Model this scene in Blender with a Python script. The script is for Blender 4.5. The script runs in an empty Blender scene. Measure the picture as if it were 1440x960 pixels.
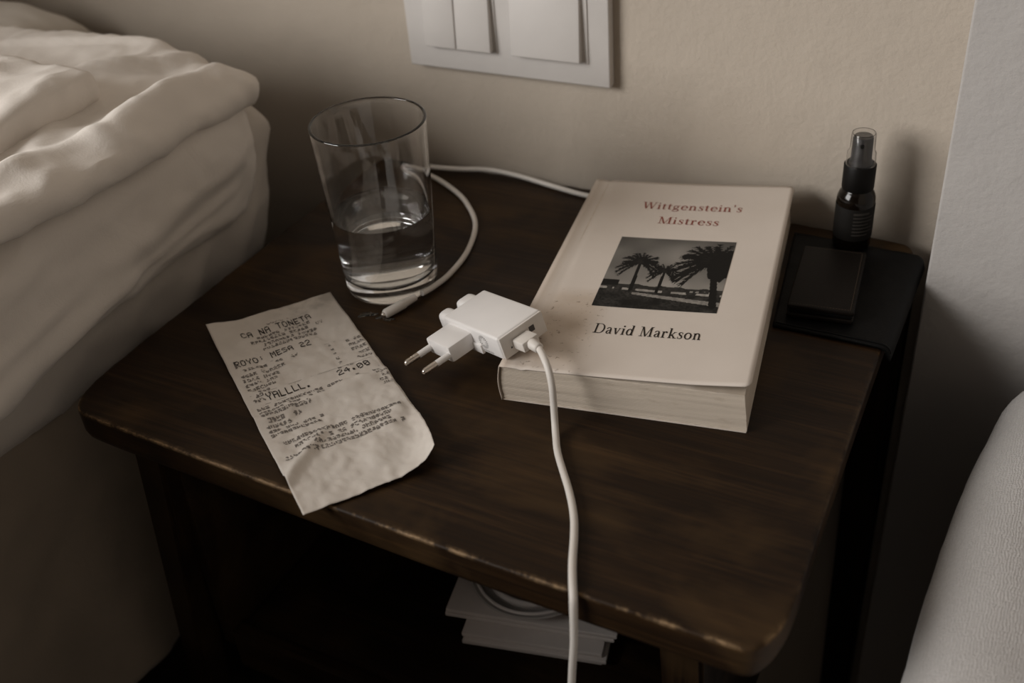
import bpy, bmesh, math, random
import numpy as np
from mathutils import Vector, Matrix, noise

random.seed(7)
Z0 = 0.50                      # height of the table top above the floor
scene = bpy.context.scene
col = scene.collection

# ------------------------------------------------------------------ camera
cam = bpy.data.cameras.new('camera')
cam_o = bpy.data.objects.new('camera', cam)
col.objects.link(cam_o)
_R = ((0.8885025, -0.2099849, 0.4080069),
      (0.4530448, 0.5426740, -0.7072873),
      (-0.0728951, 0.8132720, 0.5772998))
M = Matrix(_R).to_4x4()
M.translation = Vector((0.45527, -0.30196, 0.36929 + Z0))
cam_o.matrix_world = M
cam.sensor_fit = 'HORIZONTAL'
cam.sensor_width = 36.0
cam.lens = 36.0 * 1528.86 / 1440.0
cam.clip_start = 0.01
cam.dof.use_dof = True
cam.dof.focus_distance = 0.60
cam.dof.aperture_fstop = 6.3
scene.camera = cam_o

# ------------------------------------------------------------------ world and assumed window light
world = bpy.data.worlds.new('world')
scene.world = world
world.use_nodes = True
bg = world.node_tree.nodes['Background']
bg.inputs['Color'].default_value = (1.0, 0.84, 0.66, 1)
bg.inputs['Strength'].default_value = 0.055

def area(name, loc, target, sx, sy, power, color):
    l = bpy.data.lights.new(name, 'AREA')
    l.shape = 'RECTANGLE'; l.size = sx; l.size_y = sy
    l.energy = power; l.color = color
    o = bpy.data.objects.new(name, l)
    col.objects.link(o)
    o.location = loc
    o.rotation_euler = (Vector(target) - Vector(loc)).to_track_quat('-Z', 'Y').to_euler()
    return o
area('assumed_window_light', (-1.75, -1.75, Z0 + 1.05), (0.15, 0.2, Z0), 1.5, 1.5, 90.0, (1.0, 0.975, 0.945))  # area lamp added for an unseen, assumed window; no window is built

scene.view_settings.view_transform = 'Standard'
scene.view_settings.look = 'None'
scene.view_settings.gamma = 1.0
scene.view_settings.use_curve_mapping = False
scene.view_settings.exposure = 0.04

# ------------------------------------------------------------------ helpers
def mat(name, color=(.5, .5, .5), rough=.6, spec=.5, metal=0.0, trans=0.0, ior=1.5, sheen=0.0, coat=0.0):
    m = bpy.data.materials.new(name)
    m.use_nodes = True
    b = m.node_tree.nodes['Principled BSDF']
    b.inputs['Base Color'].default_value = (*color, 1)
    b.inputs['Roughness'].default_value = rough
    b.inputs['Specular IOR Level'].default_value = spec
    b.inputs['Metallic'].default_value = metal
    b.inputs['Transmission Weight'].default_value = trans
    b.inputs['IOR'].default_value = ior
    b.inputs['Sheen Weight'].default_value = sheen
    b.inputs['Coat Weight'].default_value = coat
    return m
class NT:
    """tiny node-tree helper"""
    def __init__(s, m):
        s.m = m; s.t = m.node_tree; s.b = s.t.nodes['Principled BSDF']
    def n(s, typ, **kw):
        nd = s.t.nodes.new(typ)
        for k, v in kw.items():
            if k in nd.inputs: nd.inputs[k].default_value = v
            else: setattr(nd, k, v)
        return nd
    def l(s, a, b): s.t.links.new(a, b)
    def coord(s, scale=(1, 1, 1), rot=(0, 0, 0)):
        tc = s.n('ShaderNodeTexCoord'); mp = s.n('ShaderNodeMapping')
        mp.inputs['Scale'].default_value = scale; mp.inputs['Rotation'].default_value = rot
        s.l(tc.outputs['Object'], mp.inputs['Vector'])
        return mp.outputs['Vector']
    def noise(s, vec, scale, detail=4, rough=.55, dist=0.0):
        nd = s.n('ShaderNodeTexNoise')
        nd.inputs['Scale'].default_value = scale; nd.inputs['Detail'].default_value = detail
        nd.inputs['Roughness'].default_value = rough; nd.inputs['Distortion'].default_value = dist
        s.l(vec, nd.inputs['Vector'])
        return nd.outputs['Fac']
    def ramp(s, fac, stops):
        r = s.n('ShaderNodeValToRGB')
        el = r.color_ramp.elements
        while len(el) < len(stops): el.new(.5)
        for e, (p, c) in zip(el, stops):
            e.position = p
            e.color = (*c, 1) if not isinstance(c, (int, float)) else (c, c, c, 1)
        s.l(fac, r.inputs['Fac'])
        return r.outputs['Color']
    def mix(s, fac, a, b, typ='MIX'):
        nd = s.n('ShaderNodeMix', data_type='RGBA', blend_type=typ)
        for sock, v in ((nd.inputs[0], fac), (nd.inputs[6], a), (nd.inputs[7], b)):
            if isinstance(v, (int, float)): sock.default_value = v
            elif isinstance(v, tuple): sock.default_value = (*v, 1)
            else: s.l(v, sock)
        return nd.outputs[2]
    def math(s, op, a, b=0.0):
        nd = s.n('ShaderNodeMath', operation=op)
        for i, v in enumerate((a, b)):
            if isinstance(v, (int, float)): nd.inputs[i].default_value = v
            else: s.l(v, nd.inputs[i])
        return nd.outputs[0]
    def base(s, c): s.l(c, s.b.inputs['Base Color'])
    def rough(s, c): s.l(c, s.b.inputs['Roughness'])
    def bump(s, h, strength=.3, dist=.001, prev=None):
        nd = s.n('ShaderNodeBump')
        nd.inputs['Strength'].default_value = strength; nd.inputs['Distance'].default_value = dist
        s.l(h, nd.inputs['Height'])
        if prev is not None: s.l(prev, nd.inputs['Normal'])
        s.l(nd.outputs['Normal'], s.b.inputs['Normal'])
        return nd.outputs['Normal']
    def boxmask(s, axis_ranges, soft):
        """1 inside a box of object coordinates, with soft edges"""
        tc = s.n('ShaderNodeTexCoord'); sp = s.n('ShaderNodeSeparateXYZ')
        s.l(tc.outputs['Object'], sp.inputs[0])
        out = None
        for ax, (a, b) in axis_ranges.items():
            v = sp.outputs['XYZ'.index(ax)]
            for lo, hi in ((a - soft, a), (b + soft, b)):
                mr = s.n('ShaderNodeMapRange'); mr.inputs[1].default_value = lo; mr.inputs[2].default_value = hi
                s.l(v, mr.inputs[0])
                out = mr.outputs[0] if out is None else s.math('MULTIPLY', out, mr.outputs[0])
        return out

def tag(o, label=None, cat=None, group=None, kind=None):
    if label: o['label'] = label
    if cat: o['category'] = cat
    if group: o['group'] = group
    if kind: o['kind'] = kind
    return o
def empty(name, loc, rot=None, label=None, cat=None):
    o = bpy.data.objects.new(name, None)
    col.objects.link(o)
    o.empty_display_size = .02
    if rot is not None:
        m = rot.to_4x4(); m.translation = Vector(loc); o.matrix_world = m
    else: o.location = loc
    return tag(o, label, cat)
def mesh_obj(name, verts, faces, m, parent=None, smooth=True, label=None, angle=None):
    me = bpy.data.meshes.new(name)
    me.from_pydata([tuple(v) for v in verts], [], faces)
    me.validate()
    bm = bmesh.new(); bm.from_mesh(me)
    bmesh.ops.recalc_face_normals(bm, faces=bm.faces)
    bm.to_mesh(me); bm.free()
    return finish(name, me, m, parent, smooth, label, angle)
def finish(name, me, m, parent=None, smooth=True, label=None, angle=None):
    me.materials.append(m)
    if smooth:
        me.polygons.foreach_set('use_smooth', [True] * len(me.polygons))
        if angle is not None: me.set_sharp_from_angle(angle=math.radians(angle))
    o = bpy.data.objects.new(name, me)
    col.objects.link(o)
    if parent is not None: o.parent = parent
    if label: o['label'] = label
    return o
def bm_obj(name, bm, m, parent=None, smooth=True, label=None, angle=None):
    me = bpy.data.meshes.new(name)
    bmesh.ops.recalc_face_normals(bm, faces=bm.faces)
    bm.to_mesh(me); bm.free()
    return finish(name, me, m, parent, smooth, label, angle)
def box_bm(x0, x1, y0, y1, z0, z1, bev=0.0, seg=2, bm=None, M=None):
    t = bmesh.new()
    bmesh.ops.create_cube(t, size=1)
    for v in t.verts:
        v.co = Vector((x0 + (v.co.x + .5) * (x1 - x0), y0 + (v.co.y + .5) * (y1 - y0), z0 + (v.co.z + .5) * (z1 - z0)))
    if bev > 0:
        bmesh.ops.bevel(t, geom=t.edges[:], offset=bev, segments=seg, profile=.5, affect='EDGES')
    if M is not None: t.transform(M)
    if bm is None: return t
    me = bpy.data.meshes.new('tmp'); t.to_mesh(me); t.free(); bm.from_mesh(me); bpy.data.meshes.remove(me)
    return bm
def grid_surf(fn, nu, nv):
    vs = [fn(i / nu, j / nv) for j in range(nv + 1) for i in range(nu + 1)]
    fs = [(j*(nu+1)+i, j*(nu+1)+i+1, (j+1)*(nu+1)+i+1, (j+1)*(nu+1)+i) for j in range(nv) for i in range(nu)]
    return vs, fs
def catmull(pts, n):
    P = [Vector(p) for p in pts]
    P = [P[0] * 2 - P[1]] + P + [P[-1] * 2 - P[-2]]
    out = []
    for i in range(1, len(P) - 2):
        a, b, c, d = P[i-1:i+3]
        for k in range(n):
            t = k / n
            out.append(.5 * ((2*b) + (c-a)*t + (2*a-5*b+4*c-d)*t*t + (3*b-a-3*c+d)*t**3))
    out.append(P[-2])
    return out
def tube(path, rad, seg=12, cap=True):
    """sweep a circle along path; rad may be a list"""
    n = len(path)
    rs = rad if isinstance(rad, (list, tuple)) else [rad] * n
    vs, fs = [], []
    prev = None
    for i, p in enumerate(path):
        t = (path[min(i+1, n-1)] - path[max(i-1, 0)]).normalized()
        if prev is None:
            a = Vector((0, 0, 1)) if abs(t.z) < .9 else Vector((1, 0, 0))
            nrm = (a - t * a.dot(t)).normalized()
        else: nrm = (prev - t * prev.dot(t)).normalized()
        prev = nrm
        bi = t.cross(nrm)
        for k in range(seg):
            an = 2 * math.pi * k / seg
            vs.append(p + (nrm * math.cos(an) + bi * math.sin(an)) * rs[i])
    for i in range(n - 1):
        for k in range(seg):
            fs.append((i*seg+k, i*seg+(k+1) % seg, (i+1)*seg+(k+1) % seg, (i+1)*seg+k))
    if cap:
        fs.append(tuple(range(seg))); fs.append(tuple(range((n-1)*seg, n*seg)))
    return vs, fs
def lathe(profile, seg=96, closed=False):
    """profile: list of (r, z); r==0 collapses to a pole"""
    vs, fs, rows = [], [], []
    for r, z in profile:
        if r <= 1e-9:
            rows.append([len(vs)]); vs.append((0, 0, z))
        else:
            rows.append(list(range(len(vs), len(vs) + seg)))
            vs += [(r*math.cos(2*math.pi*k/seg), r*math.sin(2*math.pi*k/seg), z) for k in range(seg)]
    pairs = list(zip(rows, rows[1:]))
    if closed: pairs.append((rows[-1], rows[0]))
    for a, b in pairs:
        for k in range(seg):
            k2 = (k + 1) % seg
            if len(a) == 1 and len(b) == 1: continue
            if len(a) == 1: fs.append((a[0], b[k], b[k2]))
            elif len(b) == 1: fs.append((a[k], a[k2], b[0]))
            else: fs.append((a[k], a[k2], b[k2], b[k]))
    return vs, fs
def fbm(x, y, z, o=4):
    return noise.fractal(Vector((x, y, z)), 1.0, 2.0, o)
def smooth01(a, b, x):
    t = min(1, max(0, (x - a) / (b - a))); return t * t * (3 - 2 * t)

def lines_axis(a, b, fine_a, fine_b, coarse, fine):
    """coordinates from a to b, dense between fine_a and fine_b"""
    out = [a]
    while out[-1] < b - 1e-9:
        x = out[-1]
        step = fine if fine_a - 1e-9 <= x < fine_b else coarse
        nx = x + step
        if x < fine_a < nx: nx = fine_a
        out.append(min(nx, b))
    return out
def rbox(xs, ys, zs, r, disp=None):
    """soft box: surface grids through the given coordinate lines, rounded by radii r, then displaced"""
    lo = Vector((xs[0], ys[0], zs[0])); hi = Vector((xs[-1], ys[-1], zs[-1]))
    r = Vector(r)
    il, ih = lo + r, hi - r
    idx, vs, nr, fs = {}, [], [], []
    def vid(p):
        key = (round(p[0], 7), round(p[1], 7), round(p[2], 7))
        if key in idx: return idx[key]
        q = Vector([min(max(p[i], il[i]), ih[i]) for i in range(3)])
        d = Vector([(p[i] - q[i]) / r[i] for i in range(3)])
        L = d.length
        # cube-to-sphere so that rounded parts stay evenly spaced
        d = d / L if L > 0 else Vector((0, 0, 1))
        nn = Vector([d[i] / r[i] for i in range(3)]).normalized()
        v = q + Vector([d[i] * r[i] for i in range(3)])
        idx[key] = len(vs); vs.append(v); nr.append(nn)
        return idx[key]
    A = (xs, ys, zs)
    for ax in range(3):
        b, c = (ax + 1) % 3, (ax + 2) % 3
        for side in (0, -1):
            for i in range(len(A[b]) - 1):
                for j in range(len(A[c]) - 1):
                    f = []
                    for (ii, jj) in ((i, j), (i+1, j), (i+1, j+1), (i, j+1)):
                        p = [0, 0, 0]; p[ax] = A[ax][side]; p[b] = A[b][ii]; p[c] = A[c][jj]
                        f.append(vid(p))
                    fs.append(tuple(f))
    if disp: vs = [disp(v, n) for v, n in zip(vs, nr)]
    return vs, fs

# ------------------------------------------------------------------ materials
def m_wall(name, c, lum):
    m = mat(name, c, .85, .25); t = NT(m)
    v = t.coord()
    a = t.noise(v, 9, 5); t.base(t.mix(a, tuple(x * (1 - lum) for x in c), tuple(x * (1 + lum) for x in c)))
    b1 = t.bump(t.noise(v, 260, 3, .6), .35, .0012)
    t.bump(t.noise(v, 45, 3, .5), .28, .004, b1)
    return m
M_WALL = m_wall('beige_plaster', (.45, .391, .327), .05)
M_CEIL = m_wall('grey_ceiling_paint', (.30, .28, .255), .02)
M_DIM = m_wall('deep_brown_low_bounce', (.10, .085, .068), .04)  # unseen walls kept this dark so they bounce little light
M_PILLAR = m_wall('pale_grey_plaster', (.40, .378, .362), .04)

def m_wood(name, along='X', wear=False, lift=1.0):
    m = mat(name, (.04, .025, .015), .48, .16); t = NT(m)
    sc = {'X': (2.2, 34, 34), 'Z': (34, 34, 2.2)}[along]
    sc2 = {'X': (6, 190, 190), 'Z': (190, 190, 6)}[along]
    g1 = t.noise(t.coord(sc), 1.6, 7, .68, .7)
    g2 = t.noise(t.coord(sc2), 2.0, 4, .6, .2)
    blot = t.noise(t.coord((1, 1.6, 1)), 9, 4, .6, .4)
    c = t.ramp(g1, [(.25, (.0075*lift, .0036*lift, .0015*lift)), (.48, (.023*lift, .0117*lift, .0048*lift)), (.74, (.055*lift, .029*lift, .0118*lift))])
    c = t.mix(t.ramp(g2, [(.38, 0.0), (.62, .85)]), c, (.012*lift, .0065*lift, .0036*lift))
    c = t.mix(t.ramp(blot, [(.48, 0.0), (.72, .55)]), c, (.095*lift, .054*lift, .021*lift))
    if wear:
        # a knot and two worn blotches in the board, and bare wood along the front arris
        def spot(x, y, rx, ry, s):
            tc = t.n('ShaderNodeTexCoord'); mp = t.n('ShaderNodeMapping')
            mp.inputs['Location'].default_value = (-x / rx, -y / ry, 0); mp.inputs['Scale'].default_value = (1 / rx, 1 / ry, 0)
            t.l(tc.outputs['Object'], mp.inputs['Vector'])
            ln = t.n('ShaderNodeVectorMath', operation='LENGTH'); t.l(mp.outputs[0], ln.inputs[0])
            return t.math('MULTIPLY', t.ramp(ln.outputs['Value'], [(.0, 1.0), (1.0, 0.0)]), s)
        n3 = t.noise(t.coord((1, 3, 1)), 120, 3, .6)
        chips = t.ramp(n3, [(.54, 0.0), (.62, 1.0)])
        c = t.mix(spot(.292, .022, .016, .011, .55), c, (.105, .064, .030))
        c = t.mix(t.math('MULTIPLY', spot(.345, .030, .020, .012, 1.0), chips), c, (.16, .098, .046))
        c = t.mix(t.math('MULTIPLY', spot(.384, .012, .014, .014, 1.4), chips), c, (.30, .19, .095))
        c = t.mix(t.math('MULTIPLY', spot(.235, .048, .022, .007, .9), chips), c, (.15, .09, .045))
        c = t.mix(t.math('MULTIPLY', spot(.05, .03, .05, .012, .8), chips), c, (.13, .08, .04))
        at = t.n('ShaderNodeAttribute'); at.attribute_name = 'wear'
        n4 = t.noise(t.coord((1, 1, 1)), 55, 4, .7)
        n5 = t.noise(t.coord((1, 4, 4)), 330, 2, .6)
        w = t.math('MULTIPLY', at.outputs['Fac'], t.ramp(n4, [(.44, .02), (.60, 1.0)]))
        w = t.math('MULTIPLY', w, t.ramp(n5, [(.30, .35), (.55, 1.0)]))
        c = t.mix(w, c, (.33, .215, .115))
    t.base(c)
    t.rough(t.ramp(blot, [(.3, .42), (.7, .58)]))
    b1 = t.bump(g2, .12, .0006)
    t.bump(t.noise(t.coord((3, 60, 60)), 3, 3, .6), .10, .0008, b1)
    return m
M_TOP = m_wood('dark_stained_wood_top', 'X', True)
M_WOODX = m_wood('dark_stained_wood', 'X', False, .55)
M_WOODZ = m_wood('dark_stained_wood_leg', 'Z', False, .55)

def m_cloth(name, c, bump=.25, scale=900, var=.05):
    m = mat(name, c, .9, .15, sheen=.15); t = NT(m)
    v = t.coord()
    a = t.noise(v, 14, 4)
    t.base(t.mix(a, tuple(x * (1 - var) for x in c), tuple(x * (1 + var) for x in c)))
    b1 = t.bump(t.noise(v, scale, 2, .5), bump, .0004)
    t.bump(t.noise(t.coord((1, 1, 1)), 38, 5, .6, 1.2), .20, .003, b1)
    return m
M_DUVET = m_cloth('white_cotton', (.71, .66, .61))
M_SHEET = m_cloth('white_sheet', (.52, .475, .43))
M_SKIRT = m_cloth('brown_grey_linen', (.25, .205, .16), .3, 700, .14)
M_PILLOW = m_cloth('pillow_cotton', (.62, .575, .52))

def m_floor():
    m = mat('dark_floor_boards', (.03, .02, .014), .45, .4); t = NT(m)
    g = t.noise(t.coord((1.5, 20, 1)), 3, 5)
    t.base(t.ramp(g, [(.3, (.012, .008, .005)), (.7, (.04, .026, .016))]))
    return m
M_FLOOR = m_floor()

def m_plastic(name, c, rough=.35, spec=.45):
    m = mat(name, c, rough, spec); t = NT(m)
    t.base(t.mix(t.noise(t.coord(), 60, 3), tuple(x * .95 for x in c), tuple(min(1, x * 1.04) for x in c)))
    return m
M_WHITE = m_plastic('white_plastic', (.78, .755, .74))
M_WHITE2 = m_plastic('white_plastic_port', (.70, .66, .62), .45)
M_SWITCH = m_plastic('switch_plastic', (.55, .52, .495), .45)
M_SWITCHD = m_plastic('switch_gap_plastic', (.16, .13, .10), .6)
M_CORD = m_plastic('white_rubber', (.66, .62, .575), .5)
M_DARKGREY = m_plastic('dark_grey_plastic', (.055, .05, .047), .5)
M_PRINTGREY = m_plastic('grey_print', (.25, .235, .23), .6)
M_STEEL = mat('nickel_plated_steel', (.62, .57, .52), .25, .5, 1.0)
t_ = NT(M_STEEL); t_.rough(t_.ramp(t_.noise(t_.coord(), 300, 2), [(.3, .2), (.7, .38)]))

M_GLASS = mat('clear_glass', (1, 1, 1), 0.0, .5, 0, 1.0, 1.48)
M_WATER = mat('water', (.99, 1, 1), 0.0, .5, 0, 1.0, 1.333)
M_AMBER = mat('dark_amber_glass', (.004, .0025, .0015), .12, .35); NT(M_AMBER).rough(NT(M_AMBER).noise(NT(M_AMBER).coord(), 4, 1) if False else NT(M_AMBER).ramp(NT(M_AMBER).noise(NT(M_AMBER).coord(), 50, 2), [(0, .08), (1, .18)]))
M_BLACKP = m_plastic('black_plastic', (.004, .0035, .003), .5, .15)
M_LABEL = m_plastic('black_paper_label', (.008, .007, .006), .6, .15)
M_LABELT = m_plastic('grey_label_print', (.035, .031, .027), .6, .2)
M_CLEAR = mat('clear_plastic_cap', (.96, .96, .96), .05, .5, 0, 1.0, 1.35)
M_NOZZLE = m_plastic('grey_sprayer_plastic', (.045, .043, .042), .4, .3)

def m_leather(name, c, rough):
    m = mat(name, c, rough, .14); t = NT(m)
    v = t.coord()
    t.base(t.mix(t.noise(v, 80, 4), tuple(x * .7 for x in c), tuple(x * 1.4 for x in c)))
    vo = t.n('ShaderNodeTexVoronoi'); vo.inputs['Scale'].default_value = 900; t.l(v, vo.inputs['Vector'])
    t.bump(vo.outputs['Distance'], .2, .0004)
    return m
M_WALLET = m_leather('dark_brown_leather', (.0065, .0048, .0038), .5)
M_STITCH = m_leather('brown_stitching', (.06, .043, .03), .6)
M_SLEEVE = m_leather('black_leather', (.0038, .0038, .0040), .55)

def m_armfabric():
    m = mat('light_grey_woven_upholstery', (.5, .48, .47), .95, .1, sheen=.25); t = NT(m)
    v = t.coord()
    a = t.noise(v, 700, 3, .6); b = t.noise(v, 1500, 2)
    t.base(t.mix(a, (.40, .382, .37), (.60, .575, .56)))
    w = t.n('ShaderNodeTexWave'); w.inputs['Scale'].default_value = 230; w.inputs['Distortion'].default_value = 7; w.inputs['Detail'].default_value = 2
    t.l(v, w.inputs['Vector'])
    w2 = t.n('ShaderNodeTexWave', bands_direction='Y'); w2.inputs['Scale'].default_value = 230; w2.inputs['Distortion'].default_value = 7; w2.inputs['Detail'].default_value = 2
    t.l(v, w2.inputs['Vector'])
    h = t.math('ADD', t.math('MULTIPLY', w.outputs['Fac'], w2.outputs['Fac']), b)
    t.bump(h, .5, .0016)
    return m
M_ARM = m_armfabric()

# ------------------------------------------------------------------ setting
def struct(o): o['kind'] = 'structure'; return o
struct(bm_obj('floor', box_bm(-2.7, 1.7, -2.8, .349, -.05, 0), M_FLOOR, smooth=False))
struct(bm_obj('ceiling', box_bm(-2.7, 1.7, -2.8, .45, 2.45, 2.5), M_CEIL, smooth=False))
struct(bm_obj('wall_left', box_bm(-2.8, -2.7, -2.8, .45, 0, 2.45), M_DIM, smooth=False))
struct(bm_obj('wall_front', box_bm(-2.7, 1.7, -2.9, -2.8, 0, 2.45), M_DIM, smooth=False))
struct(bm_obj('wall_side', box_bm(1.7, 1.8, -2.8, .45, 0, 2.45), M_WALL, smooth=False))
struct(bm_obj('wall_back', box_bm(-2.7, 1.7, .350, .45, 0, 2.45), M_WALL, smooth=False))
# the pier standing proud of the back wall, right of the table
struct(bm_obj('wall_right', box_bm(.4014, 1.69, .300, .349, 0, 2.449, .0016, 3), M_PILLAR, angle=40))

# ------------------------------------------------------------------ nightstand
NS = empty('nightstand', (.19, .17, 0), None, 'small dark-stained wooden nightstand with open shelf and worn front edge', 'nightstand')
def ns(v): return (v[0] - .19, v[1] - .17, v[2] + Z0)
out = [(-.0202, .0363), (-.0160, .0118), (-.0082, .0010), (.004, -.0008), (.05, -.0026), (.1445, -.0062), (.2413, -.0094),
       (.3072, -.0100), (.372, -.0104), (.3862, -.0102), (.3908, -.0050), (.3950, .0054), (.3966, .0208), (.3960, .045), (.3948, .0734), (.3915, .2206),
       (.3908, .318), (.388, .335), (.376, .3415), (.20, .3415), (.0, .3415), (-.014, .3385), (-.0190, .325), (-.0195, .2623), (-.0202, .15)]
for _ in range(2):
    nxt = []
    for i in range(len(out)):
        a, b = Vector(out[i]), Vector(out[(i + 1) % len(out)])
        nxt += [tuple(a * .75 + b * .25), tuple(a * .25 + b * .75)]
    out = nxt
def resample(poly, step):
    r = []
    for i in range(len(poly)):
        a, b = Vector(poly[i]), Vector(poly[(i + 1) % len(poly)])
        k = max(1, int((b - a).length / step))
        r += [tuple(a + (b - a) * j / k) for j in range(k)]
    return r
out = resample(out, .004)
def inset(poly, d):
    r = []
    n = len(poly)
    for i in range(n):
        t = (Vector(poly[(i + 1) % n]) - Vector(poly[i - 1])).normalized()
        nr = Vector((-t.y, t.x))
        r.append(Vector(poly[i]) + nr * d)
    return r
vs, fs, wear = [], [], []
n = len(out)
layers = [(.0030, 0, .0), (.0014, -.0001, .25), (.0006, -.0004, 1.0), (.0001, -.0012, .5), (0, -.0026, .0), (0, -.0150, 0), (.0012, -.0190, 0), (.0045, -.0210, 0)]
for d, z, w in layers:
    for i, q in enumerate(inset(out, d)):
        jit = 0
        if w > 0:
            jit = .0005 * fbm(q.x * 120, q.y * 120, 3.1, 3) * w
        vs.append(ns((q.x, q.y, z + jit - (.0002 if w else 0))))
        front = smooth01(.02, .002, q.y) if q.y < .02 else 0
        side = .22 * smooth01(.385, .39, q.x)
        wear.append(w * max(front, side))
for L in range(len(layers) - 1):
    for i in range(n):
        fs.append((L*n+i, L*n+(i+1) % n, (L+1)*n+(i+1) % n, (L+1)*n+i))
fs.append(tuple(range(n))); fs.append(tuple(range((len(layers)-1)*n, len(layers)*n)))
top = mesh_obj('tabletop', vs, fs, M_TOP, NS, label='worn dark wooden top with rounded corners', angle=50)
at = top.data.attributes.new('wear', 'FLOAT', 'POINT')
at.data.foreach_set('value', wear)

def leg(x0, x1, y0, y1, dx, dy, zt=-.021, zb=-.5):
    bm = box_bm(x0, x1, y0, y1, zb, zt, 0)
    for v in bm.verts:
        k = (zt - v.co.z) / (zt - zb)
        cx, cy = (x0 + x1) / 2, (y0 + y1) / 2
        s = 1 - .25 * k
        v.co.x = cx + (v.co.x - cx) * s + dx * k
        v.co.y = cy + (v.co.y - cy) * s + dy * k
        v.co = Vector(ns(v.co))
    bmesh.ops.bevel(bm, geom=bm.edges[:], offset=.002, segments=2, affect='EDGES')
    return bm_obj('leg', bm, M_WOODZ, NS, angle=40)
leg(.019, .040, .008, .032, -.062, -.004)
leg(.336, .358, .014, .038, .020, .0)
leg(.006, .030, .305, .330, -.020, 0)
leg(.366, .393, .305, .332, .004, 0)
def nsbox(name, x0, x1, y0, y1, z0, z1, bev=.0012, m=M_WOODX):
    bm = box_bm(x0, x1, y0, y1, z0, z1, bev)
    bm.transform(Matrix.Translation((-.19, -.17, Z0)))
    return bm_obj(name, bm, m, NS, angle=40)
nsbox('shade_side_panel', .026, .036, .020, .304, -.205, -.0215)  # both side panels added to keep light off the shelf
nsbox('shade_side_panel', .349, .359, .040, .304, -.205, -.0215)
nsbox('back_panel', .037, .348, .318, .326, -.205, -.0215)  # added board closing the back, so the shelf space stays dark
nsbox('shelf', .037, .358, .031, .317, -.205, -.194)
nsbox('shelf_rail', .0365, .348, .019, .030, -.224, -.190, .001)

# ------------------------------------------------------------------ bed
BED = empty('bed', (-.65, -.5, 0), None, 'bed with pale sheet and brownish linen valance, left of the nightstand', 'bed')
def bedv(v): return Vector((v[0] + .65, v[1] + .5, v[2] + Z0))
def ridge(p, a, b, w):
    """distance-based ridge 0..1 between points a and b (tuples in the same plane coords as p)"""
    a, b, p = Vector(a), Vector(b), Vector(p)
    d = b - a; t = max(0, min(1, (p - a).dot(d) / d.dot(d)))
    r = (p - a - d * t).length / w
    return math.exp(-r * r) * (1 - .3 * abs(2 * t - 1))
def wr(v, amp, sx, sy, sz, seed, o=4):
    w = 1 - abs(fbm(v.x * sx + seed, v.y * sy, v.z * sz, o))
    return amp * (w ** 2 - .6)
def d_mat(v, n):
    k = smooth01(.15, .276, v.y)
    v2 = v + n * (wr(v, .0035, 10, 9, 14, 3.3) + .0012 * fbm(v.x * 40, v.y * 40, v.z * 30, 3) + .004 * max(0, n.x) * ridge((v.y, v.z), (.26, .05), (.20, -.04), .012) + .004 * max(0, n.x) * ridge((v.y, v.z), (.17, -.0), (.12, -.045), .008))
    v2.y -= k * max(0, .05 - v.z) * .36
    v2.x += -max(0, -v.z) * .10
    return bedv(v2)
xs = lines_axis(-1.25, -.054, -.36, -.054, .06, .005)
ys = lines_axis(-1.25, .278, -.12, .278, .08, .005)
zs = lines_axis(-.050, .074, -.050, .074, .005, .005)
v_, f_ = rbox(xs, ys, zs, (.030, .034, .026), d_mat)
mesh_obj('mattress', v_, f_, M_SHEET, BED)
def skirt(u, v):
    y = -1.25 + 1.455 * u
    z = -.03 - .247 * v
    x = -.066 + .0035 * math.sin(y * 42 + 1.5 * math.sin(y * 13)) * v + .0045 * fbm(y * 12, z * 7, 1.7) + .0014 * fbm(y * 50 + z * 30, z * 46, 5.2)
    z += -.004 * math.sin(y * 9) * v
    return bedv((x, y, z))
v_, f_ = grid_surf(skirt, 260, 60)
so = mesh_obj('valance', v_, f_, M_SKIRT, BED, label='brownish linen valance')
md = so.modifiers.new('thickness', 'SOLIDIFY'); md.thickness = .0012; md.offset = 0
bm = box_bm(-1.2, -.10, -1.2, .24, -.34, -.052, .01)
bm.transform(Matrix.Translation((.65, .5, Z0)))
bm_obj('bed_base', bm, M_WOODX, BED, angle=40)
for (x, y) in ((-.16, .18), (-1.14, .18), (-.16, -1.14), (-1.14, -1.14)):
    bm = box_bm(x - .025, x + .025, y - .025, y + .025, -.5, -.34, .004)
    bm.transform(Matrix.Translation((.65, .5, Z0)))
    bm_obj('bed_leg', bm, M_WOODZ, BED, angle=40)

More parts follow.
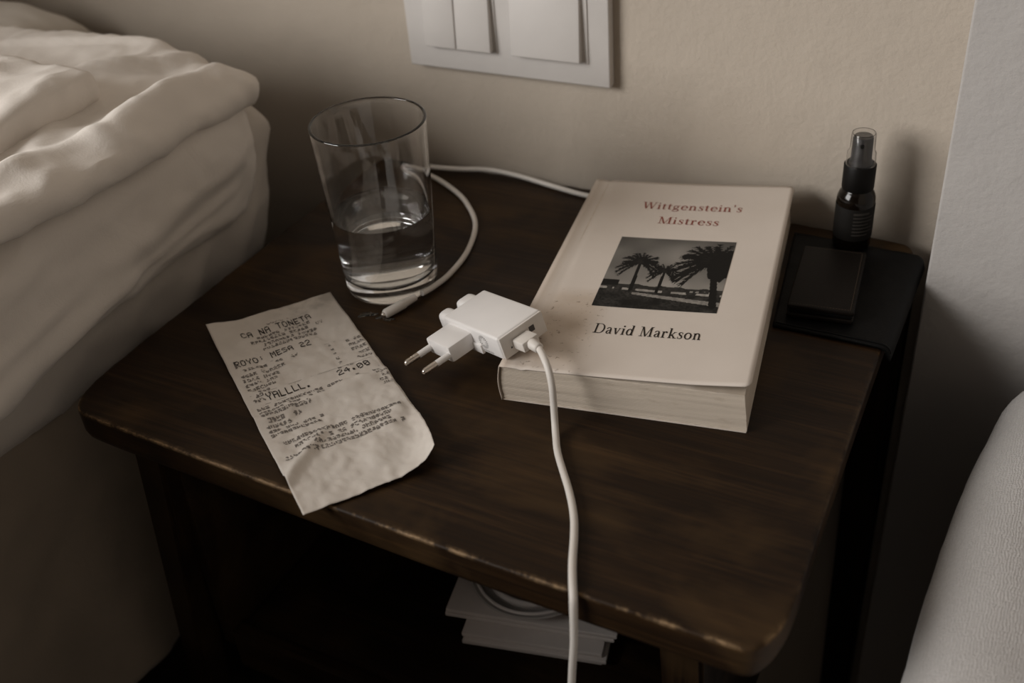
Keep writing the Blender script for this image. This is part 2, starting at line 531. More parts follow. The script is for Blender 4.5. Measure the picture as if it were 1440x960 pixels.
DUV = empty('duvet', (-.65, -.5, Z0 + .008), None, 'rumpled white duvet folded over itself on the bed', 'duvet')
def duvv(v): return Vector((v[0] + .65, v[1] + .5, v[2] - .008))
def fold(p, a, b, w, fade=.25):
    """overlapping fold along a-b: raised on its left side, dropping sharply on its right"""
    a, b, p = Vector(a), Vector(b), Vector(p)
    d = b - a; L = d.length; d = d / L
    t = (p - a).dot(d) / L
    s = (p - a).x * -d.y + (p - a).y * d.x
    e = smooth01(-fade, fade, t) * smooth01(1 + fade, 1 - fade, t)
    return e * (math.exp(-s / w) * smooth01(-.0028, .0028, s) if s > -.0028 else 0)
def d_low(v, n):
    side = max(0, n.x) ** .7
    d = wr(v, .0030, 6, 7, 12, 9.1) + .0010 * fbm(v.x * 34, v.y * 26, v.z * 50, 3) + wr(v, .0022, 22, 15, 34, 5.5, 3)
    q = (v.y, v.z)
    d += side * (.005 * ridge(q, (.21, .060), (.08, .045), .012) + .006 * fold(q, (.03, .020), (.20, .036), .014) + .004 * fold(q, (-.10, .030), (.05, .040), .014)
                 - .004 * ridge(q, (.20, .045), (.10, .030), .008) + .005 * ridge(q, (.226, .075), (.216, .02), .007) + .004 * ridge(q, (.02, .070), (-.10, .050), .012))
    sw = smooth01(.08, -.06, v.y) * smooth01(.055, .01, v.z)
    v2 = v + n * d
    v2.x += .012 * side * sw
    v2.z -= .012 * sw * (1 if v.z < .05 else 0)
    v2.x -= .010 * smooth01(.19, .24, v.y) * smooth01(-.2, -.04, v.x)
    v2.y -= .35 * max(0, .05 - v.z) * smooth01(.15, .24, v.y)
    return duvv(v2)
xs = lines_axis(-1.24, -.038, -.20, -.038, .06, .0036)
ys = lines_axis(-1.28, .242, -.12, .242, .08, .0036)
zs = lines_axis(.008, .094, .008, .094, .0036, .0036)
v_, f_ = rbox(xs, ys, zs, (.022, .016, .022), d_low)
mesh_obj('lower_fold', v_, f_, M_DUVET, DUV)
def d_flap(v, n):
    topn = max(0, n.z)
    d = wr(v, .0030, 7, 8, 10, 1.1) + .0008 * fbm(v.x * 40, v.y * 30, v.z * 40, 3) + wr(v, .0027, 26, 18, 30, 6.5, 3)
    q = (v.x, v.y)
    d += topn * (.010 * fold(q, (-.150, .150), (-.080, .248), .018) + .012 * ridge(q, (-.050, .11), (-.056, .232), .012) - .007 * ridge(q, (-.086, .13), (-.090, .21), .014)
                 + .005 * fold(q, (-.26, .20), (-.11, .246), .022) + .006 * ridge(q, (-.056, .10), (-.066, -.02), .010) + .004 * ridge(q, (-.105, .13), (-.060, .05), .008))
    v2 = v + n * d
    v2.x += .006 * math.sin(v.y * 24) * smooth01(-.10, -.04, v.x)
    v2.z += (.003 * math.sin(v.y * 22 + 1) - .012 * smooth01(.16, .25, v.y) + .004 * smooth01(.1, -.05, v.y)) * smooth01(-.14, -.04, v.x)
    v2.x -= .010 * smooth01(.20, .25, v.y) * smooth01(-.2, -.04, v.x)
    return duvv(v2)
xs = lines_axis(-1.26, -.030, -.32, -.030, .06, .0034)
ys = lines_axis(-1.30, .252, -.12, .252, .08, .0034)
zs = lines_axis(.0895, .114, .0895, .114, .0034, .0034)
v_, f_ = rbox(xs, ys, zs, (.016, .016, .011), d_flap)
mesh_obj('top_flap', v_, f_, M_DUVET, DUV)
def d_up(v, n):
    d = wr(v, .0018, 8, 9, 9, 2.7) + .0008 * fbm(v.x * 36, v.y * 36, v.z * 50, 3) + wr(v, .0026, 26, 20, 26, 8.5, 3)
    q = (v.x, v.y); topn = max(0, n.z)
    d += topn * (.004 * fold(q, (-.085, .02), (-.108, .155), .020) + .006 * fold(q, (-.22, .02), (-.15, .15), .03))
    v2 = v + n * d
    v2.x += .014 * smooth01(.14, -.02, v.y) * smooth01(-.3, -.1, v.x)
    v2.z -= .012 * smooth01(-.16, -.09, v.x) * smooth01(.13, .02, v.y)
    return duvv(v2)
xs = lines_axis(-1.24, -.096, -.36, -.096, .06, .0042)
ys = lines_axis(-1.27, .160, -.12, .160, .08, .0042)
zs = lines_axis(.108, .132, .108, .132, .0042, .0042)
v_, f_ = rbox(xs, ys, zs, (.006, .005, .008), d_up)
mesh_obj('upper_fold', v_, f_, M_DUVET, DUV)

def make_pillow(name, c, L, W, T, rot, label):
    root = empty(name, c, rot, label, 'pillow')
    vs, fs = [], []
    N = 40
    for s in (1, -1):
        o = len(vs)
        for j in range(N + 1):
            for i in range(N + 1):
                u, v = i / N * 2 - 1, j / N * 2 - 1
                h = ((1 - u ** 10) * (1 - v ** 6)) ** .45
                pin = 1 - .05 * (1 - abs(u)) * v * v
                x = u * L / 2 * (1 - .04 * (1 - v * v) * u * u); y = v * W / 2 * (1 - .05 * (1 - u * u) * v * v)
                z = s * T / 2 * h + .006 * fbm(x * 14, y * 14, s * 2.2 + c[0], 4) * min(1, h * 2)
                vs.append((x, y, z))
        for j in range(N):
            for i in range(N):
                fs.append((o+j*(N+1)+i, o+j*(N+1)+i+1, o+(j+1)*(N+1)+i+1, o+(j+1)*(N+1)+i))
    me = bpy.data.meshes.new('cushion'); me.from_pydata(vs, [], fs)
    bm = bmesh.new(); bm.from_mesh(me); bmesh.ops.remove_doubles(bm, verts=bm.verts, dist=1e-5)
    bpy.data.meshes.remove(me)
    bm_obj('cushion', bm, M_PILLOW, root)
    sv, sf = tube([Vector((math.copysign(abs(math.cos(a)) ** .25, math.cos(a)) * L / 2 * .985, math.copysign(abs(math.sin(a)) ** .25, math.sin(a)) * W / 2 * .985, 0)) for a in [2*math.pi*k/80 for k in range(81)]], .0025, 6)
    mesh_obj('piping', sv, sf, M_PILLOW, root)
    return root
make_pillow('pillow', (-.535, .256, Z0 + .100), .52, .135, .046, Matrix.Rotation(.075, 3, 'Y') @ Matrix.Rotation(-.06, 3, 'X'), 'pale flat pillow at the head of the bed by the wall')
make_pillow('pillow', (-.76, -.02, Z0 + .375), .52, .48, .13, Matrix.Rotation(math.radians(-45), 3, 'Z') @ Matrix.Rotation(math.radians(80), 3, 'X'), 'added plump pillow upright on the duvet, out of view, shading the wall')  # extra pillow beyond the view, added to shade the back wall

# ------------------------------------------------------------------ armchair
AC = empty('armchair', (.60, -.2, 0), None, 'light grey woven upholstered armchair beside the nightstand', 'armchair')
def d_arm(v, n):
    v2 = Vector(v)
    if v2.y > .03: v2.x += .015 * ((v2.y - .03) / .23) ** 2.4 * smooth01(.56, .447, v.x)
    v2 += n * (.0010 * fbm(v.x * 30, v.y * 30, v.z * 30, 3))
    return Vector((v2.x - .60, v2.y + .2, v2.z + Z0))
xs = lines_axis(.443, .585, .443, .585, .007, .007)
ys = lines_axis(-.62, .297, -.15, .297, .04, .007)
zs = lines_axis(-.40, -.026, -.15, -.026, .04, .007)
v_, f_ = rbox(xs, ys, zs, (.040, .045, .036), d_arm)
mesh_obj('armrest', v_, f_, M_ARM, AC)
xs = lines_axis(.592, 1.05, .592, 1.05, .05, .03); ys = lines_axis(-.62, .24, -.62, .24, .05, .03); zs = lines_axis(-.34, -.12, -.34, -.12, .05, .03)
v_, f_ = rbox(xs, ys, zs, (.03, .03, .04), lambda v, n: Vector((v.x - .60, v.y + .2, v.z + Z0)))
mesh_obj('seat_cushion', v_, f_, M_ARM, AC)
for (x, y) in ((.47, -.58), (.47, .19), (1.0, -.58), (1.0, .19)):
    vs2, fs2 = lathe([(0, 0), (.014, 0), (.020, .11), (0, .11)], 16)
    mesh_obj('chair_leg', [(v[0] + x - .60, v[1] + y + .2, v[2]) for v in vs2], fs2, M_WOODZ, AC, angle=40)

# ------------------------------------------------------------------ light switch on the back wall
SW = empty('light_switch', (.0988, .350, Z0 + .118), None, 'white double wall switch plate above the nightstand', 'light switch')
def swbox(name, x0, x1, y0, y1, z0, z1, bev, m, tilt=0, label=None):
    bm = box_bm(x0 - .0988, x1 - .0988, y0 - .350, y1 - .350, z0 - .118, z1 - .118, bev, 3)
    if tilt:
        c = Vector(((x0 + x1) / 2 - .0988, y1 - .350, (z0 + z1) / 2 - .118))
        bm.transform(Matrix.Translation(c) @ Matrix.Rotation(tilt, 4, 'X') @ Matrix.Translation(-c))
    return bm_obj(name, bm, m, SW, label=label, angle=35)
swbox('frame', .0196, .1780, .342, .3499, .0782, .1580, .0012, M_SWITCH)
swbox('inner_frame', .0362, .0935, .3412, .3425, .0940, .1420, .0005, M_SWITCH)
swbox('inner_frame', .1052, .1628, .3412, .3425, .0940, .1420, .0005, M_SWITCH)
swbox('rocker', .0378, .0625, .3375, .3430, .0955, .1405, .0008, M_SWITCH, -.06)
swbox('rocker', .0632, .0905, .3375, .3430, .0955, .1405, .0008, M_SWITCH, -.06)
swbox('rocker', .1068, .1585, .3375, .3430, .0955, .1405, .0008, M_SWITCH, -.06)

# ------------------------------------------------------------------ lettering tools
def band(cx, cy, rx, ry, a0, a1, tx, ty, n=22):
    ps = []
    for k in range(n):
        q = []
        for (a, inner) in ((a0 + (a1-a0)*k/n, 0), (a0 + (a1-a0)*(k+1)/n, 0), (a0 + (a1-a0)*(k+1)/n, 1), (a0 + (a1-a0)*k/n, 1)):
            a = math.radians(a)
            q.append((cx + (rx - tx*inner) * math.cos(a), cy + (ry - ty*inner) * math.sin(a)))
        ps.append(q)
    return ps
def stroke(pts, n=8):
    c = catmull([Vector(p) for p in pts], n)
    ps = []
    for a, b in zip(c, c[1:]):
        pass
    nor = []
    for i, a in enumerate(c):
        t = (c[min(i+1, len(c)-1)] - c[max(i-1, 0)]); t.z = 0; t.normalize()
        nor.append(Vector((-t.y, t.x, 0)))
    for i in range(len(c) - 1):
        a, b = c[i], c[i+1]
        p = [a + nor[i]*a.z/2, b + nor[i+1]*b.z/2, b - nor[i+1]*b.z/2, a - nor[i]*a.z/2]
        ps.append([(q.x, q.y) for q in p])
    return ps
def rect(x0, y0, x1, y1): return [[(x0, y0), (x1, y0), (x1, y1), (x0, y1)]]
def diag(x0, y0, x1, y1, w): return [[(x0 - w/2, y0), (x0 + w/2, y0), (x1 + w/2, y1), (x1 - w/2, y1)]]
def disc(cx, cy, r): return [[(cx + r*math.cos(a*math.pi/8), cy + r*math.sin(a*math.pi/8)) for a in range(16)]]
Tk, tn, sf_ = .100, .050, .042
SERIF = {
 'o': (band(.26, .225, .235, .24, 0, 360, Tk, tn), .52),
 'e': (band(.25, .225, .22, .24, 8, 322, Tk, tn) + rect(.08, .225, .45, .258), .47),
 'n': (rect(.08, 0, .08+Tk, .44) + rect(.02, .41, .10, .44) + rect(.02, 0, .235, sf_) + band(.27, .27, .185, .20, 0, 165, Tk, .055) + rect(.455-Tk, 0, .455, .28) + rect(.315, 0, .52, sf_), .55),
 'i': (rect(.085, 0, .085+Tk, .44) + rect(.02, .41, .10, .44) + rect(.02, 0, .24, sf_) + disc(.128, .60, .055), .27),
 't': (rect(.09, .10, .09+Tk, .50) + [[(.09, .50), (.178, .50), (.178, .60)]] + rect(.015, .41, .30, .445) + stroke([(.134, .13, Tk), (.15, .045, .075), (.21, .018, .045), (.30, .06, .025)]), .32),
 'r': (rect(.08, 0, .08+Tk, .44) + rect(.02, .41, .10, .44) + rect(.02, 0, .26, sf_) + stroke([(.15, .30, .03), (.21, .40, .045), (.28, .435, .055), (.33, .41, .06)]) + disc(.325, .385, .052), .40),
 's': (stroke([(.325, .31, .03), (.31, .40, .035), (.21, .445, .036), (.105, .38, .07), (.15, .28, .085), (.26, .205, .09), (.31, .10, .07), (.21, .012, .036), (.09, .04, .035), (.065, .14, .03)]) + rect(.055, .01, .078, .14) + rect(.312, .30, .335, .435), .385),
 'a': (rect(.275, .07, .275+Tk, .33) + stroke([(.32, .31, Tk), (.29, .41, .06), (.20, .44, .04), (.11, .40, .045), (.085, .33, .075)]) + stroke([(.29, .265, .035), (.17, .215, .05), (.095, .13, .085), (.135, .03, .05), (.22, .03, .04), (.29, .10, .03)]) + stroke([(.318, .10, Tk), (.345, .03, .055), (.40, .02, .03), (.43, .05, .02)]), .45),
 'd': (band(.24, .22, .205, .235, 0, 360, Tk, tn) + rect(.36, 0, .36+Tk, .70) + rect(.29, .67, .38, .70) + rect(.44, 0, .51, sf_), .54),
 'k': (rect(.08, 0, .08+Tk, .70) + rect(.02, .67, .10, .70) + rect(.02, 0, .235, sf_) + diag(.17, .17, .40, .42, .05) + diag(.24, .25, .44, .0, .11) + rect(.32, .41, .50, .44) + rect(.33, 0, .54, sf_), .54),
 'v': (diag(.10, .44, .25, 0, .10) + diag(.40, .44, .25, 0, .042) + rect(.01, .41, .20, .44) + rect(.32, .41, .48, .44), .49),
 'g': (band(.21, .285, .165, .155, 0, 360, .07, tn) + stroke([(.33, .38, .03), (.40, .43, .04), (.45, .42, .055)]) + stroke([(.12, .17, .04), (.085, .10, .05), (.14, .055, .07), (.30, .045, .08), (.40, -.02, .07), (.37, -.12, .05), (.22, -.17, .036), (.07, -.14, .05), (.045, -.07, .055), (.12, .03, .03)]), .47),
 "'": ([[(.06, .70), (.15, .70), (.12, .48), (.09, .48)]] + disc(.105, .68, .045), .21),
 'W': (diag(.13, .68, .31, 0, .10) + diag(.31, 0, .48, .68, .04) + diag(.48, .68, .66, 0, .10) + diag(.66, 0, .86, .68, .04) + rect(.02, .65, .25, .68) + rect(.38, .65, .60, .68) + rect(.76, .65, .96, .68), .94),
 'M': (rect(.13, 0, .17, .68) + diag(.17, .68, .43, 0, .10) + diag(.43, 0, .70, .68, .04) + rect(.67, 0, .67+Tk, .68) + rect(.02, .65, .17, .68) + rect(.70, .65, .86, .68) + rect(.04, 0, .26, sf_) + rect(.58, 0, .85, sf_), .88),
 'D': (rect(.11, 0, .11+Tk, .68) + rect(.02, .65, .40, .68) + rect(.02, 0, .40, sf_) + band(.38, .34, .33, .34, -90, 90, .095, .032), .75),
 ' ': ([], .27),
}
def text_polys(s, x0, x1, y, size, tracking=.03):
    adv = sum(SERIF[c][1] + tracking for c in s) - tracking
    kx = (x1 - x0) / adv
    ps, x = [], 0
    for c in s:
        for q in SERIF[c][0]:
            ps.append([(x0 + (x + a) * kx, y + b * size) for a, b in q])
        x += SERIF[c][1] + tracking
    return ps
def polys_obj(name, polys, fn, m, parent, label=None):
    vs, fs = [], []
    for q in polys:
        fs.append(tuple(range(len(vs), len(vs) + len(q))))
        vs += [fn(a, b) for a, b in q]
    me = bpy.data.meshes.new(name); me.from_pydata([tuple(v) for v in vs], [], fs)
    bm = bmesh.new(); bm.from_mesh(me)
    for f in bm.faces:
        if f.normal.z < 0: f.normal_flip()
    bm.to_mesh(me); bm.free()
    return finish(name, me, m, parent, False, label)

# ------------------------------------------------------------------ book
ang = math.radians(9.6)
BK = empty('paperback_book', (.2146, .0993, Z0), Matrix.Rotation(ang, 3, 'Z'), 'thick cream paperback with palm tree photograph and red title on its cover', 'book')
BW, BL = .1325, .2195
def cz(u, v):
    a = max(0, min(1, u / BW)); b = max(0, min(1, v / BL))
    z = .0232 + .0060 * a ** 1.6 + .0006 * math.sin(b * 5 + 1) * a
    z += .0010 * smooth01(.75, 1, a) * smooth01(.25, 0, b)
    z -= .0009 * math.exp(-((u - .0085 - .003*(1-b)) / .0016) ** 2)      # hinge score beside the spine
    return z
def m_cover():
    m = mat('cream_card', (.66, .585, .52), .55, .35); t = NT(m)
    v = t.coord()
    c = t.mix(t.noise(v, 22, 4), (.60, .53, .465), (.70, .63, .57))
    n1 = t.noise(v, 30, 4, .6)
    st = t.math('MULTIPLY', t.boxmask({'X': (.014, .034), 'Y': (.012, .072)}, .012), t.ramp(n1, [(.3, .35), (.7, 1.0)]))
    c = t.mix(t.math('MULTIPLY', st, .55), c, (.40, .285, .18))
    sp = t.math('MULTIPLY', t.boxmask({'X': (.012, .040), 'Y': (.004, .075)}, .006), t.ramp(t.noise(v, 330, 3, .7), [(.61, 0.0), (.68, .7)]))
    c = t.mix(sp, c, (.16, .11, .07))
    edge = t.math('MULTIPLY', t.boxmask({'X': (-.01, .003)}, .004), .45)
    c = t.mix(edge, c, (.42, .33, .25))
    t.base(c)
    t.bump(t.noise(v, 180, 3), .06, .0005)
    return m
M_COVER = m_cover()
def m_pages():
    m = mat('page_edges', (.62, .535, .44), .8, .2); t = NT(m)
    w = t.n('ShaderNodeTexWave', bands_direction='Z'); w.inputs['Scale'].default_value = 520; w.inputs['Distortion'].default_value = 2.5; w.inputs['Detail'].default_value = 3
    t.l(t.coord((.15, .15, 1)), w.inputs['Vector'])
    n1 = t.noise(t.coord((1, 1, 4)), 70, 4)
    c = t.mix(w.outputs['Fac'], (.52, .44, .355), (.68, .60, .51))
    c = t.mix(t.ramp(n1, [(.60, 0.0), (.75, .45)]), c, (.33, .26, .19))
    t.base(c)
    t.bump(w.outputs['Fac'], .35, .0005)
    return m
M_PAGES = m_pages()
# front cover
def rounded_uv(a, b):
    return a * BW, b * BL
Nu, Nv = 44, 60
def cover_pts(off):
    r = .004
    vs = []
    for j in range(Nv + 1):
        for i in range(Nu + 1):
            u, v = i / Nu * BW, j / Nv * BL
            # round the two fore-edge corners
            for vc, sgn in ((r, -1), (BL - r, 1)):
                if u > BW - r and (v - vc) * sgn > 0:
                    dx, dy = u - (BW - r), (v - vc)
                    L = math.hypot(dx, dy); mx = max(abs(dx), abs(dy))
                    if L > 0: u, v = BW - r + dx * mx / L, vc + dy * mx / L
            vs.append((u, v, cz(u, v) + off))
    return vs
g_f = [(j*(Nu+1)+i, j*(Nu+1)+i+1, (j+1)*(Nu+1)+i+1, (j+1)*(Nu+1)+i) for j in range(Nv) for i in range(Nu)]
fc = mesh_obj('front_cover', cover_pts(0), g_f, M_COVER, BK)
md = fc.modifiers.new('thickness', 'SOLIDIFY'); md.thickness = .0005; md.offset = -1
if fc.data.polygons[0].normal.z < 0: fc.data.flip_normals()
# spine: slightly rounded strip from back cover up to front cover
def spine(a, b):
    z = .0004 + a * (.0230 - .0004)
    x = -.0014 * math.sin(math.pi * a) - .0002
    return (x, b * BL, z)
v_, f_ = grid_surf(spine, 12, 8)
so = mesh_obj('spine', v_, f_, M_COVER, BK)
md = so.modifiers.new('thickness', 'SOLIDIFY'); md.thickness = .0005; md.offset = 0
bm_obj('back_cover', box_bm(0, BW - .001, .0005, BL - .0005, .0001, .0006), M_COVER, BK, smooth=False)
# page block with a slightly fanned fore-edge, leaves parting towards the cover
def page(a, b, c):
    u = .0004 + a * (BW - .0022); v = .0012 + b * (BL - .0024)
    zt = .0224 + .0012 * a
    z = .0007 + c * (zt - .0007)
    u += -.0010 * math.sin(math.pi * c) * (1 - a) + .0022 * (c - .5) * a * -1 + .00022 * fbm(c * 14, 3.3, a, 3) * a
    v += .0003 * fbm(c * 12, a * 1.5, b * 9, 3) * (1 if b > .5 else -1)
    if b < .5: v += .0010 * (1 - c) * 0
    return Vector((u, v, z))
vs, fs = [], []
def pgrid(fn, nu, nv):
    o = len(vs)
    for j in range(nv + 1):
        for i in range(nu + 1): vs.append(fn(i / nu, j / nv))
    for j in range(nv):
        for i in range(nu): fs.append((o+j*(nu+1)+i, o+j*(nu+1)+i+1, o+(j+1)*(nu+1)+i+1, o+(j+1)*(nu+1)+i))
pgrid(lambda a, c: page(a, 0, c), 20, 24); pgrid(lambda a, c: page(a, 1, c), 20, 24)
pgrid(lambda b, c: page(0, b, c), 20, 24); pgrid(lambda b, c: page(1, b, c), 20, 24)
pgrid(lambda a, b: page(a, b, 1), 10, 10); pgrid(lambda a, b: page(a, b, 0), 10, 10)
me = bpy.data.meshes.new('t'); me.from_pydata(vs, [], fs); bm = bmesh.new(); bm.from_mesh(me)
bmesh.ops.remove_doubles(bm, verts=bm.verts, dist=1e-6)
bm_obj('page_block', bm, M_PAGES, BK, angle=50, label='cream page edges')
M_RED = m_plastic('dark_red_ink', (.27, .075, .055), .6, .2)
M_INK = m_plastic('black_ink', (.018, .014, .011), .6, .2)
def czg(u, v):
    fu, fv = min(max(u / BW, 0), .9999) * Nu, min(max(v / BL, 0), .9999) * Nv
    i, j = int(fu), int(fv); a, b = fu - i, fv - j
    h = lambda ii, jj: cz(ii / Nu * BW, jj / Nv * BL)
    return (h(i, j) * (1-a) + h(i+1, j) * a) * (1-b) + (h(i, j+1) * (1-a) + h(i+1, j+1) * a) * b
cov = lambda off: (lambda a, b: (a, b, czg(a, b) + off))
polys_obj('title_lettering', text_polys("Wittgenstein's", .0385, .1035, .1826, .0128) + text_polys('Mistress', .0525, .0915, .1640, .0128), cov(.00018), M_RED, BK, 'title in dark red serif letters')
polys_obj('author_lettering', text_polys('David Markson', .0415, .1010, .0386, .0136), cov(.00018), M_INK, BK, 'author name in black serif letters')
# printed photograph (vertex colours on a fine grid)
PW, PH = 150, 166
X, Y = np.meshgrid((np.arange(PW) + .5) / PW, (np.arange(PH) + .5) / PH)     # Y down
rng = np.random.default_rng(3)
def vnoise(sc, seed):
    r = np.random.default_rng(seed); g = r.random((sc[1] + 2, sc[0] + 2))
    fx, fy = X * sc[0], Y * sc[1]; ix, iy = fx.astype(int), fy.astype(int)
    tx, ty = fx - ix, fy - iy; tx = tx*tx*(3-2*tx); ty = ty*ty*(3-2*ty)
    return (g[iy, ix]*(1-tx)+g[iy, ix+1]*tx)*(1-ty) + (g[iy+1, ix]*(1-tx)+g[iy+1, ix+1]*tx)*ty
img = .055 + .10 * vnoise((4, 5), 1) + .05 * vnoise((9, 9), 2) + .12 * np.exp(-(((X-.56)/.22)**2 + ((Y-.22)/.22)**2))
img *= 1.25
img *= .55 + .45 * np.clip((Y) / .5, 0, 1) + .25 * np.clip((Y-.45)/.2, 0, 1)
img += .07 * np.clip((Y - .45) / .25, 0, 1)
# hedge, houses and path on the horizon
hz = .745 + .035 * X
img = np.where((Y > hz - .055 - .035*vnoise((14, 3), 5)), .018 + .03*vnoise((40, 40), 6), img)
img = np.where((Y > hz - .015) & (Y < hz + .012) & (vnoise((26, 4), 8) > .42), .22 + .15*vnoise((60, 30), 9), img)
img = np.where((X > .74) & (X < .93) & (Y > hz - .045) & (Y < hz - .02) & (vnoise((50, 20), 10) > .5), .22, img)
gl = hz + .012
img = np.where(Y > gl, .012 + .030*vnoise((70, 70), 11)*vnoise((12, 12), 12)*2, img)
path = (Y > .755 + .11*X) & (Y < .775 + .145*X) & (X > .28)
img = np.where(path, .17 + .14*vnoise((50, 50), 13), img)
img = np.where((Y < .60 + .10 + .02*vnoise((8, 2), 20)) & (Y > .63) & (X < .14), .012, img)
def draw_line(pts, w0, w1, c):
    global img
    for k in range(len(pts) - 1):
        (x0, y0), (x1, y1) = pts[k], pts[k+1]
        dx, dy = x1-x0, y1-y0; L2 = dx*dx + dy*dy + 1e-9
        t = np.clip(((X-x0)*dx + (Y-y0)*dy)/L2, 0, 1)
        d = np.hypot(X-x0-t*dx, Y-y0-t*dy)
        f = (k + t) / (len(pts)-1)
        img = np.where(d < (w0 + (w1-w0)*f)/2, c, img)
def palm(cx, cy, R, nf, base, tw, seed):
    r = np.random.default_rng(seed)
    draw_line([(cx, cy), ((cx*.4+base[0]*.6), (cy*.45+base[1]*.55)), base], tw, tw*1.25, .012)
    for k in range(nf):
        a = math.pi * (-.20 + 1.40 * k / (nf - 1)) + r.normal(0, .06)
        ln = R * r.uniform(.82, 1.1)
        pts = []
        for s in np.linspace(0, 1, 7):
            x = cx + math.cos(a) * ln * s * (1 - .10*s)
            y = cy - math.sin(a) * ln * s * .95 + R * (.34 * s * s) * (1 - .45 * math.sin(a))
            pts.append((x, y))
        draw_line(pts, .026*R/.16, .006, .010 + .012*r.random())
        for s in range(1, 7):
            for sg in (-1, 0, 1):
                px, py = pts[s]
                draw_line([(px, py), (px + math.cos(a + sg*.5)*R*.20, py - math.sin(a + sg*.5)*R*.18 + R*.10)], .013*R/.16, .004, .012)
palm(.255, .37, .175, 23, (.256, .755), .026, 1)
palm(.484, .48, .125, 19, (.475, .77), .022, 2)
palm(.86, .31, .31, 36, (.95, .92), .05, 4)
img = np.where(((X-.93)/.13)**2 + ((Y-.36)/.24)**2 < 1 - .5*vnoise((20, 20), 30), .012, img)
ph0, ph1, pv0, pv1 = .0345, .1055, .0652, .1447
vs, fs, cl = [], [], []
for j in range(PH + 1):
    for i in range(PW + 1):
        u = ph0 + (ph1 - ph0) * i / PW; v = pv1 + (pv0 - pv1) * j / PH
        vs.append((u, v, czg(u, v) + .00016))
for j in range(PH):
    for i in range(PW):
        fs.append((j*(PW+1)+i, (j+1)*(PW+1)+i, (j+1)*(PW+1)+i+1, j*(PW+1)+i+1))
me = bpy.data.meshes.new('cover_photograph'); me.from_pydata(vs, [], fs)
ca = me.color_attributes.new('print', 'FLOAT_COLOR', 'CORNER')
arr = np.repeat(img.reshape(-1), 4)
rgba = np.stack([arr * 1.0, arr * .93, arr * .84, np.ones_like(arr)], 1).astype(np.float32)
ca.data.foreach_set('color', rgba.ravel())
M_PHOTO = mat('printed_photo_ink', (.1, .1, .1), .6, .1); t_ = NT(M_PHOTO)
an = t_.n('ShaderNodeVertexColor'); an.layer_name = 'print'; t_.base(an.outputs['Color'])
finish('cover_photograph', me, M_PHOTO, BK, False, 'black and white photograph of palm trees printed on the cover')

# ------------------------------------------------------------------ receipt
RC = empty('receipt', (.0126, .0915, Z0), None, 'crumpled paper till receipt lying at the front edge of the nightstand', 'receipt')
r_u, r_v = Vector((.0488, .0630)), Vector((.1533, -.1103))
def rp(u, v, off=0.0):
    q = r_u * u + r_v * v
    z = .0012 + (.0010 + .0020 * smooth01(.02, .2, v)) * abs(fbm(u * 2.3, v * 5, 1.3, 3)) + (.0003 + .0009 * smooth01(.1, .3, v)) * abs(fbm(u * 9, v * 20, 4.4, 2))
    z += .0040 * math.exp(-((u) / .16) ** 2) * math.exp(-((v) / .10) ** 2)                     # top-left corner lifts
    z += .0020 * math.exp(-((v - .560 + .03 * u) / .022) ** 2) - .0008 * math.exp(-((v - .61 + .03 * u) / .03) ** 2)     # cross fold
    z += .0045 * math.exp(-((v - .82 + .42 * (u - .1)) / .028) ** 2) * smooth01(.55, .1, u)    # slanting fold at the bottom left
    z += .0015 * smooth01(.5, 1, u) * math.exp(-((v - .62) / .08) ** 2)
    k = max(0, u * .80 + v - 1.50) / .30                                                       # bottom-right corner curls up
    z += .0105 * k ** 1.25
    q = q + Vector((-.007, -.0045)) * k * k
    kl = smooth01(.86, 1.02, v) * smooth01(.45, .0, u)                                          # overhanging corner sags a little
    z -= .0022 * kl
    z = max(z, .0007) if kl < .05 else max(z, .0004)
    return Vector((q.x, q.y, z + off))
v_, f_ = grid_surf(rp, 60, 130)
RG = v_
def rpg(u, v):
    """point of the built paper surface, lifted by the ink"""
    fu, fv = min(max(u, 0), .9999) * 60, min(max(v, 0), .9999) * 130
    i, j = int(fu), int(fv); a, b = fu - i, fv - j
    p = (RG[j*61+i] * (1-a) + RG[j*61+i+1] * a) * (1-b) + (RG[(j+1)*61+i] * (1-a) + RG[(j+1)*61+i+1] * a) * b
    return p + Vector((0, 0, .00022))
M_PAPER = mat('thermal_paper', (.66, .61, .56), .75, .2); t_ = NT(M_PAPER)
a_ = t_.noise(t_.coord(), 45, 5, .6)
cc = t_.mix(a_, (.58, .52, .465), (.72, .68, .63))
dm = t_.math('MULTIPLY', t_.boxmask({'X': (.030, .052), 'Y': (.035, .075)}, .012), t_.ramp(t_.noise(t_.coord(), 70, 4), [(.42, 0.0), (.6, .7)]))
t_.base(t_.mix(dm, cc, (.36, .33, .30)))
b1_ = t_.bump(t_.noise(t_.coord(), 90, 4, .6, .6), .25, .0012)
sheet = mesh_obj('paper', v_, f_, M_PAPER, RC)
if sheet.data.polygons[0].normal.z < 0: sheet.data.flip_normals()
md = sheet.modifiers.new('thickness', 'SOLIDIFY'); md.thickness = .00012; md.offset = -1
